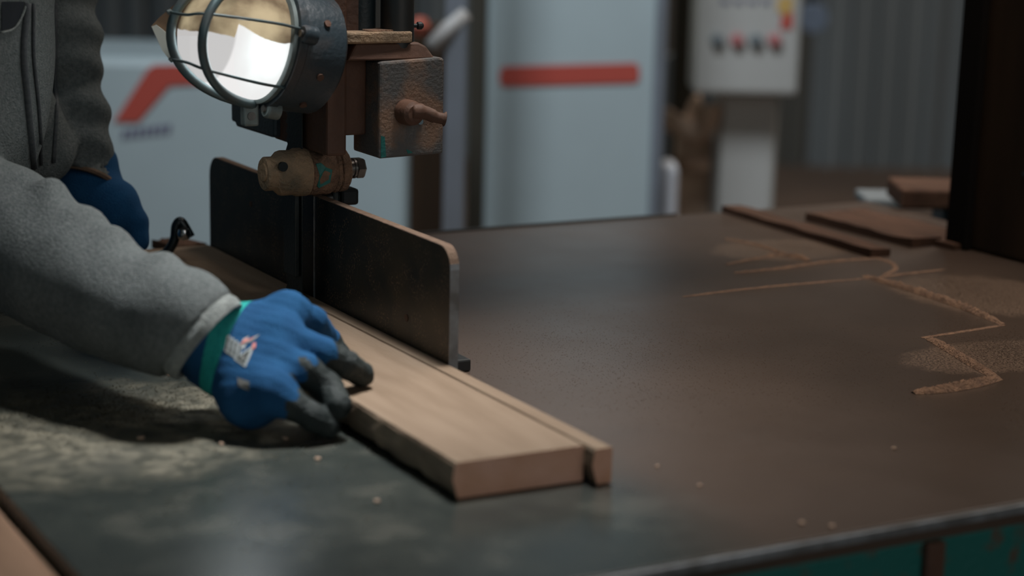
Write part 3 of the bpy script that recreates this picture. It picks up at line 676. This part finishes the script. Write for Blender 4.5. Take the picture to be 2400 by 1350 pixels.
grains('sawdust_grains', [
    (quad([(2060, 645), (2380, 760), (2500, 700), (2130, 600)]), 3400, .0004, .0010),
    (quad([(2190, 795), (2345, 888), (2600, 840), (2370, 765)]), 4200, .0004, .0011),
    (quad([(1700, 560), (1880, 605), (2060, 600), (1900, 555)]), 1200, .0004, .0010),
    (quad([(2300, 950), (2420, 900), (2600, 1000), (2400, 1100)]), 1300, .0004, .0010),
    (quad([(2220, 720), (2350, 765), (2230, 790), (2140, 770)]), 700, .0004, .0009),
    (clipt(gauss(1650, 850, .16, .16)), 11000, .0003, .0008),
    (clipt(gauss(1700, 1000, .30, .22)), 1700, .0003, .0009)], 'loose tan sawdust grains scattered over the right half of the table', 'grain')
mat('sawdust_olive', (.25, .215, .13), .95, (.16, .14, .085), 90., bump=1., bscale=300.)
grains('sawdust_grains', [
    (clipt(gauss(150, 960, .05, .045)), 3800, .0003, .0012),
    (clipt(gauss(380, 960, .05, .04)), 2600, .0003, .0011),
    (clipt(gauss(620, 1030, .06, .03)), 900, .0003, .0010),
    (clipt(gauss(230, 800, .05, .03)), 900, .0002, .0007),
    (clipt(gauss(600, 1150, .10, .08)), 260, .0004, .0016)], 'olive tan sawdust smeared under the grey sleeve at the left', 'sawdust_olive')
for px, py, sz, lb in ((1879, 1229, .0028, 'left one of two tan chips near the green table edge'), (1950, 1237, .0030, 'right one of two tan chips near the green table edge'),
                       (745, 1078, .0026, 'pale chip on the bare table just below the fingertips of the glove'), (670, 1032, .0030, 'tan chip in the shadow under the palm of the glove'),
                       (882, 1178, .0026, 'tan chip on the table left of the near board corner'), (1540, 1095, .0020, 'tiny pale chip right of the sawn end of the board'),
                       (2094, 1053, .0022, 'tiny chip below the lowest sawdust ridge on the right'), (520, 1043, .0026, 'chip at the right end of the olive dust smear'),
                       (330, 1030, .0030, 'chip at the lower rim of the olive dust smear'), (1640, 1140, .0018, 'tiny chip in open table halfway between board end and table edge')):
    p = onz(px, py); bm = bmesh.new(); bmesh.ops.create_icosphere(bm, subdivisions=1, radius=sz)
    for v in bm.verts: v.co *= random.uniform(.6, 1.2); v.co.z = v.co.z*.5+sz*.5
    o = link('wood_chip', tome(bm), 'grain'); o.location = tuple(p); tag(o, lb, 'wood chip', 'loose wood chips on the table')

# ------------------------------------------------------------------ the operator
def A(x, y, d): return at(x, y, d)
sh_r = np.array([.25, 1.68, .52]); sh_l = np.array([.38, 2.10, .53])
hips = np.array([.13, 1.88, .02]); WB = np.array([.31, 1.93, .13]); waist = np.array([.35, 1.93, .24]); chest = np.array([.385, 1.92, .42]); neck = np.array([.43, 1.91, .61]); headc = np.array([.50, 1.88, .75])
el_r = A(-130, 520, 1.79); S1 = A(0, 548, 1.775); S2 = A(150, 636, 1.70); S3 = A(300, 716, 1.64); S4 = A(395, 762, 1.612); S5 = A(488, 800, 1.595)
el_l = A(110, -190, 2.10); L1 = A(145, 100, 2.09); L2 = A(168, 280, 2.10); L3 = A(202, 425, 2.11)
feetr, feetl = np.array([.10, 1.72, FLOOR+.05]), np.array([.12, 1.99, FLOOR+.05])
HJ = dict(W=onz(512, 812, .062), A0=onz(672, 732, .088), B0=onz(652, 782, .076), C0=onz(640, 838, .060), D0=onz(634, 918, .040),
          A1=onz(733, 752, .078), A2=onz(770, 800, .052), A3=onz(800, 838, .040), B1=onz(756, 826, .064), B2=onz(812, 855, .052), B3=onz(848, 878, .0405),
          C1=onz(714, 868, .053), C2=onz(766, 908, .038), C3=onx(793, 950, .6125), D1=onz(684, 948, .031), D2=onz(733, 978, .021), D3=onz(768, 999, .0125),
          E0=onz(588, 928, .032), T0=onz(600, 760, .040), T1=onz(690, 800, .030), T2=onz(745, 830, .022))
LJ = dict(W=A(212, 448, 2.12), A0=A(275, 470, 2.10), B0=A(262, 500, 2.10), C0=A(245, 515, 2.12), A1=A(318, 520, 2.10), A2=A(326, 566, 2.10), B1=A(300, 540, 2.11), B2=A(312, 572, 2.11), C1=A(285, 545, 2.13), C2=A(300, 572, 2.13), D0=A(232, 520, 2.14), D1=A(270, 552, 2.15), D2=A(285, 574, 2.15))

def body(P):
    d = cap(P, hips, .12, waist, .13); d = smin(d, cap(P, waist, .13, chest, .13), .04); d = smin(d, cap(P, sh_r, .055, sh_l, .055), .08); d = smin(d, cap(P, chest, .10, neck, .055), .06)
    d = smin(d, cap(P, neck, .052, headc-[.0, 0, .06], .052), .02); d = smin(d, ell(P, headc, (.095, .078, .118)), .02)
    d = smin(d, ell(P, headc+[.098, 0, -.012], (.018, .012, .022)), .012); d = smin(d, ell(P, headc+[.088, 0, -.068], (.020, .024, .010)), .015)
    for s in (-1, 1):
        d = smin(d, ell(P, headc+[0, s*.080, -.01], (.020, .010, .030)), .008); d = np.maximum(d, -(np.linalg.norm(P-np.float32(headc+[.100, s*.030, .010]), axis=-1)-.013))
        d = np.minimum(d, np.linalg.norm(P-np.float32(headc+[.082, s*.030, .010]), axis=-1)-.012)
    for ch in ((sh_r, el_r, S1, S2, S3, S5, HJ['W']), (sh_l, el_l, L1, L2, L3, LJ['W'])):
        for i, (a, b) in enumerate(zip(ch, ch[1:])):
            r0 = .040-.028*i/(len(ch)-1); r1 = .040-.028*(i+1)/(len(ch)-1); d = smin(d, cap(P, a, r0, b, r1), .012 if i < 2 else .003)
    for s, f in ((-1, feetr), (1, feetl)):
        h = hips+[-.02, s*.075, -.06]; k = np.array([.17, 1.88+s*.11, FLOOR+.45])
        d = smin(d, cap(P, h, .085, k, .055), .04); d = smin(d, cap(P, k, .053, f, .036), .02); d = smin(d, cap(P, f, .036, f+[.14, 0, -.015], .030), .02)
    return d
V, Q = nets(body, (-.1, 1.35, FLOOR-.01), (.72, 2.35, .95), .009); V = smoothv(V, Q, 1)
pb = link('person', npmesh(V, Q), 'skin', None, True, base=(.15, 1.86, FLOOR))
tag(pb, 'worker in grey fleece jacket and blue gloves leaning over the saw table', 'person')

tdir = R @ np.array([.765, -.644, .05]); tdir /= np.linalg.norm(tdir)
ldir = R @ np.array([-.22, -.90, .35]); ldir /= np.linalg.norm(ldir)
def AF(px, py, f): return at(px, py, np.interp(px, [0, 150, 300, 395, 488], [1.775, 1.70, 1.64, 1.612, 1.595])-f*np.interp(px, [0, 150, 300, 488], [.0625, .052, .0445, .040]))
folds = [(AF(60, 452, .0), AF(20, 640, .9), .012), (AF(120, 445, .0), AF(150, 560, .8), .013), (AF(205, 520, .0), AF(90, 660, .9), .011), (AF(265, 560, .0), AF(215, 700, .9), .010),
         (AF(385, 618, .0), AF(320, 760, .9), .010), (AF(40, 700, .7), AF(200, 775, .5), .010), (AF(170, 765, .5), AF(330, 835, .2), .009)]
fwd = -R[:, 2]
def jacket(P):
    d = cap(P, hips+[.0, 0, -.06], .145, WB, .150); d = smin(d, cap(P, WB, .150, waist, .163), .05); d = smin(d, cap(P, waist, .160, chest, .158), .05)
    d = smin(d, cap(P, sh_r, .078, sh_l, .078), .09); d = smin(d, cap(P, chest, .12, neck, .075), .05)
    d = np.where(P[..., 0] > .322, np.maximum(d, .003-P[..., 2]), d)
    fx = np.sin(P[..., 2]*46+np.sin(P[..., 1]*19)*1.5+P[..., 0]*12)*np.sin(P[..., 1]*13+1.)
    d = d+.003*fx
    d = smin(d, cap(P, A(20, 260, 2.02), .05, A(88, 350, 2.05), .040), .04)
    n = smin(cap(P, sh_r, .078, el_r, .060), cap(P, el_r, .062, S1, .0625), .02)
    for a, ra, b, rb in ((S1, .0625, S2, .0520), (S2, .0520, S3, .0445), (S3, .0445, S4, .0415), (S4, .0415, S5-tdir*.028, .0410), (S5-tdir*.028, .0410, S5+tdir*.004, .0405)): n = smin(n, cap(P, a, ra, b, rb), .012)
    for a, b, r in folds: n = smin(n, cap(P, a+fwd*.004, r*.8, b+fwd*.010, r*.6), .026)
    n = n+.0007*np.sin(P[..., 0]*95+P[..., 2]*60+np.sin(P[..., 1]*70))*np.sin(P[..., 2]*48+P[..., 0]*30)
    m = smin(cap(P, sh_l, .070, el_l, .050), cap(P, el_l, .050, L1, .038), .03); m = smin(m, cap(P, L1, .038, L2, .036), .02); m = smin(m, cap(P, L2, .036, L3, .033), .02)
    m = m+.0028*np.sin(P[..., 2]*150+np.sin(P[..., 0]*30)*2+P[..., 1]*25)
    d = smin(d, n, .008); d = smin(d, m, .018)
    # cut the cuffs flat and hollow, open the collar
    for c, t, r in ((S5-tdir*.0105, tdir, .0345), (L3, ldir, .029)):
        q = P-np.float32(c); ax = q@np.float32(t); rad = np.linalg.norm(q-ax[..., None]*np.float32(t), axis=-1)
        near = (np.linalg.norm(q, axis=-1) < (.075 if r > .03 else .056))
        d = np.where(near, np.maximum(d, ax), d); d = np.where(near, np.maximum(d, -np.maximum(rad-r, -(ax+.013))), d)
    d = np.maximum(d, -(cap(P, neck+[.02, 0, .0], .062, neck+[.04, 0, .12], .075)))
    return d
V, Q = nets(jacket, (-.02, 1.34, -.22), (.66, 2.33, .72), .0042); V = smoothv(V, Q, 1)
jk = link('jacket', npmesh(V, Q), 'fleece', pb, True)
bvhj = BVHTree.FromPolygons([Vector(v) for v in V.astype(float)], [tuple(int(i) for i in q) for q in Q])
def ring_at(c, t, r, w, name, m, parent, sq=1.):
    t = np.array(t); u = np.cross(t, [0, 0, 1.]); u /= np.linalg.norm(u); v = np.cross(t, u)
    pts = [c+u*r*math.cos(a)+v*r*math.sin(a)*sq for a in np.linspace(0, 2*math.pi, 41)]
    return tube(name, pts, w, m, parent, 12)
def band(c0, c1, r0, r1, name, m, parent, th=.0025, seg=48, wob=.0):
    """thin tapered cloth band between two centres"""
    t = c1-c0; n = np.linalg.norm(t)
    return lathe(name, [(r0-th, 0), (r0, 0), ((r0+r1)/2+th*.5, n/2), (r1, n), (r1-th, n), ((r0+r1)/2-th, n/2), (r0-th, 0)], c0, t, m, parent, seg, jitter=wob)
band(S5-tdir*.012, S5+tdir*.0010, .0412, .0405, 'cuff_hem', 'fleece_hem', jk, .004, wob=.010)
band(L3-ldir*.004, L3+ldir*.0015, .0352, .0350, 'cuff_hem', 'dust_edge', jk, .003)
# zipper down the front, traced over the chest
def surf(px, py, off=.001):
    o = Vector(CAM.tolist()); dr = Vector(ray(px, py).tolist()).normalized(); h = bvhj.ray_cast(o, dr)
    return None if h[0] is None else np.array(h[0]+h[1]*off)
def trace(pts, off): 
    out = []
    for x, y in [(p[0], p[1]) for p in spline([(x, y, 0) for x, y in pts], 5)]:
        s = surf(x, y, off)
        if s is not None and s[1] > 1.66: out.append(s)
    return out
for nm, pts, r, mm in (('zipper_tape', [(62, 8), (52, 120), (62, 240), (76, 390)], .0035, 'zip_tape'), ('zipper_teeth', [(66, 8), (56, 120), (66, 240), (80, 390)], .0013, 'zip_metal'),
                       ('front_seam', [(76, 8), (76, 130), (88, 250), (96, 385)], .0018, 'zip_tape'), ('front_seam', [(130, 8), (130, 130), (130, 250), (124, 380)], .0022, 'zip_tape'),
                       ('pocket_piping', [(0, 76), (28, 68), (46, 44), (60, 8)], .0011, 'fleece_hem')):
    tr_ = trace(pts, .0015)
    if len(tr_) > 3: tube(nm, tr_, r, mm, jk, 8)

def trous(P):
    d = cap(P, hips+[0, 0, -.03], .142, hips+[0, 0, -.10], .14)
    for s, f in ((-1, feetr), (1, feetl)):
        h = hips+[-.02, s*.075, -.06]; k = np.array([.17, 1.88+s*.11, FLOOR+.45]); d = smin(d, cap(P, h, .098, k, .075), .03); d = smin(d, cap(P, k, .075, f+[0, 0, .03], .062), .03)
    return d+.004*np.sin(P[..., 2]*40+P[..., 0]*20)
V, Q = nets(trous, (-.15, 1.5, FLOOR-.04), (.38, 2.25, .0), .011); link('trousers', npmesh(smoothv(V, Q, 1), Q), 'trousers', pb, True)
for f in (feetr, feetl):
    V, Q = nets(lambda P: np.maximum(smin(cap(P, f+[-.01, 0, .04], .052, f+[0, 0, 0], .05), cap(P, f, .045, f+[.15, 0, -.008], .040), .02), (FLOOR+.002)-P[..., 2]), f-[.1, .1, .1], f+[.24, .1, .14], .008)
    link('boot', npmesh(smoothv(V, Q, 1), Q), 'boot', pb, True)
V, Q = nets(lambda P: np.maximum(ell(P, headc+[-.012, 0, .018], (.104, .088, .120)), np.maximum((P[..., 0]-(headc[0]+.055))*.9, (headc[2]-.045)-P[..., 2]+np.maximum(P[..., 0]-headc[0], 0)*1.6)), headc-[.14, .12, .12], headc+[.14, .12, .17], .005)
link('hair', npmesh(smoothv(V, Q, 1), Q), 'hair', pb, True)
for s in (-1, 1): lathe('eyebrow', [(.001, -.014), (.003, -.006), (.003, .006), (.001, .014)], headc+[.093, s*.030, .032], (0, 1, 0), 'hair', pb, 8)
lathe('mouth', [(.001, -.018), (.0035, -.008), (.0035, .008), (.001, .018)], headc+[.104, 0, -.066], (0, 1, 0), 'button_red', pb, 10)

# gloves
def fingers(P, J, chains, palm, k):
    d = None
    for a, b, ra, rb in palm:
        c = cap(P, J[a], ra, J[b], rb); d = c if d is None else smin(d, c, .014)
    fs = None
    for ch in chains:
        f = None
        for (a, ra), (b, rb) in zip(ch, ch[1:]):
            c = cap(P, J[a], ra, J[b], rb); f = c if f is None else smin(f, c, .004)
        fs = f if fs is None else smin(fs, f, .0012)
    return smin(d, fs, k)
PR = [('W', 'A0', .0300, .0165), ('W', 'B0', .0310, .0165), ('W', 'C0', .0310, .0165), ('W', 'D0', .0290, .0150), ('T0', 'T1', .020, .013), ('A0', 'D0', .0130, .0125), ('W', 'E0', .027, .024), ('E0', 'D0', .024, .0150)]
CR = [[('A0', .0140), ('A1', .0122), ('A2', .0110), ('A3', .0098)], [('B0', .0140), ('B1', .0124), ('B2', .0118), ('B3', .0108)],
      [('C0', .0140), ('C1', .0132), ('C2', .0128), ('C3', .0114)], [('D0', .0125), ('D1', .0122), ('D2', .0115), ('D3', .0104)], [('T1', .0130), ('T2', .0110)]]
hdir = (HJ['C0']+HJ['B0'])/2-HJ['W']; hdir /= np.linalg.norm(hdir)
def glove_r(P):
    d = fingers(P, HJ, CR, PR, .010); d = smin(d, cap(P, HJ['W'], .0310, S5-tdir*.018, .0310), .008)
    return d+.0005*np.sin(P[..., 0]*420+P[..., 1]*200)*np.sin(P[..., 2]*380+P[..., 1]*150)
V, Q = nets(glove_r, HJ['W']-[.08, .125, .08], (.72, 1.60, .125), .0021); V = smoothv(V, Q, 1)
fc = V[Q].mean(1)
def dseg(p, a, b):
    a, b = HJ[a], HJ[b]; ab = b-a; t = np.clip((p-a)@ab/ab.dot(ab), 0, 1); return np.linalg.norm(p-a-t[:, None]*ab, axis=1), t
wob = .12*np.sin(fc[:, 0]*300+fc[:, 2]*210)
coat = np.zeros(len(Q), bool); bestd = np.full(len(Q), 9.); 
for n, (segs, thr) in dict(A=((('A1', 'A2'), ('A2', 'A3')), .95), B=((('B0', 'B1'), ('B1', 'B2'), ('B2', 'B3')), 1.25), C=((('C0', 'C1'), ('C1', 'C2'), ('C2', 'C3')), 1.02), D=((('D0', 'D1'), ('D1', 'D2'), ('D2', 'D3')), 1.0), T=((('T1', 'T2'),), .0)).items():
    for i, (a, b) in enumerate(segs):
        dd, t = dseg(fc, a, b); k = dd < bestd; bestd[k] = dd[k]; coat[k] = (i+t+wob > thr)[k]
coat |= (fc[:, 2] < .022) & (fc[:, 0] > HJ['W'][0]+.03)
gl = link('glove', npmesh(*subset(V, Q, ~coat)), 'glove_blue', pb, True); gl['label'] = 'blue knitted glove on the near hand, pressing the board'
lab = np.arange(len(V)); qc = Q[coat]
for _ in range(400):
    m = lab[qc].min(1); l2 = lab.copy(); np.minimum.at(l2, qc.ravel(), np.repeat(m, 4))
    if (l2 == lab).all(): break
    lab = l2
ids, cn_ = np.unique(lab[qc[:, 0]], return_counts=True)
for i_, c_ in zip(ids, cn_):
    if c_ > 60: link('fingertip_coating', npmesh(*subset(V, qc, lab[qc[:, 0]] == i_)), 'glove_coat', gl, True)
bvhg = BVHTree.FromPolygons([Vector(v) for v in V.astype(float)], [tuple(int(i) for i in q) for q in Q])
wc0 = HJ['W']+[.0, 0, .0]
# teal knitted wrist band follows the glove surface
def glove_band(off):
    c = at(531, 814, 1.62); hd_ = R @ np.array([.93, -.30, .08]); hd_ /= np.linalg.norm(hd_); u = np.cross(hd_, [0, 0, 1.]); u /= np.linalg.norm(u); w = np.cross(hd_, u); rows = []
    for s in np.linspace(-.0068, .0068, 5):
        row = []
        for a in np.linspace(0, 2*math.pi, 56, endpoint=False):
            dr = u*math.cos(a)+w*math.sin(a); o = c+hd_*s+dr*.08; h = bvhg.ray_cast(Vector(o.tolist()), Vector((-dr).tolist()))
            p = np.array(h[0]) if h[0] is not None else c+hd_*s+dr*.032
            e = off if abs(s) < .006 else off*.3
            row.append(p+dr*e)
        rows.append(row)
    V = [tuple(p) for r in rows for p in r]; F = []
    for i in range(4):
        for k in range(56): F.append((i*56+k, i*56+(k+1) % 56, (i+1)*56+(k+1) % 56, (i+1)*56+k))
    me = bpy.data.meshes.new('mesh'); me.from_pydata(V, [], F); return link('wrist_band', me, 'glove_teal', gl, True)
glove_band(.0012)
def gdecal(name, poly, m, off=.0009, bvhg=bvhg, parent=gl):
    bm = bmesh.new(); c = np.mean(poly, 0); vs = []
    def hit(x, y):
        h = bvhg.ray_cast(Vector(CAM.tolist()), Vector(ray(x, y).tolist()).normalized()); return bm.verts.new(h[0]+h[1]*off) if h[0] is not None else None
    cv = hit(*c); pts = []
    for a, b in zip(poly, poly[1:]+poly[:1]):
        for k in range(3): pts.append((a[0]+(b[0]-a[0])*k/3, a[1]+(b[1]-a[1])*k/3))
    ring = [hit(*p) for p in pts]
    if cv is None or None in ring: bm.free(); return
    for a, b in zip(ring, ring[1:]+ring[:1]): bm.faces.new((cv, a, b))
    link(name, tome(bm), m, parent)
for i in range(4):
    x = 536+i*9; y = 786+i*6
    gdecal('logo_print', [(x-5, y), (x+4, y+1), (x-1, y+44), (x-10, y+37)], 'print_white', .0007)
    gdecal('logo_print', [(x-2, y+5), (x+2, y+6), (x-3, y+37), (x-7, y+33)], 'print_black', .0011)
gdecal('logo_print', [(548, 842), (592, 812), (600, 805), (576, 862)], 'print_white', .0007)
gdecal('logo_print', [(554, 842), (588, 820), (574, 855)], 'print_black', .0011)
gdecal('logo_print', [(562, 842), (577, 832), (571, 848)], 'print_grey', .0014)
gdecal('logo_print', [(560, 812), (570, 795), (583, 788), (580, 797), (610, 784), (592, 800), (576, 806), (572, 820)], 'print_white', .0007)
gdecal('logo_print', [(562, 810), (572, 797), (580, 793), (580, 799), (598, 790), (588, 799), (574, 804)], 'print_red', .0011)
gdecal('logo_print', [(592, 806), (600, 804), (599, 816), (590, 822)], 'print_red', .0010)
gdecal('inner_pocket', [(2, 4), (56, 4), (46, 40), (28, 64), (2, 72)], 'inner_cloth', .0012, bvhj, jk)
gdecal('size_tag', [(557, 885), (586, 896), (585, 916), (560, 906)], 'print_grey', .0009)

PL = [('W', 'A0', .030, .022), ('W', 'B0', .030, .022), ('W', 'C0', .028, .020), ('W', 'D0', .026, .018)]
CL = [[('A0', .016), ('A1', .0135), ('A2', .0115)], [('B0', .016), ('B1', .013), ('B2', .0112)], [('C0', .015), ('C1', .013), ('C2', .011)], [('D0', .014), ('D1', .012), ('D2', .010)]]
V, Q = nets(lambda P: smin(fingers(P, LJ, CL, PL, .012), cap(P, LJ['W'], .030, L3-ldir*.02, .029), .01), LJ['W']-[.09, .10, .13], LJ['W']+[.13, .12, .08], .0032)
g2 = link('glove', npmesh(smoothv(V, Q, 1), Q), 'glove_blue', pb, True); g2['label'] = 'blue knitted glove on the far hand'
band(LJ['W']+ldir*.002, LJ['W']+ldir*.014, .0318, .0318, 'wrist_band', 'glove_teal', g2, .002)
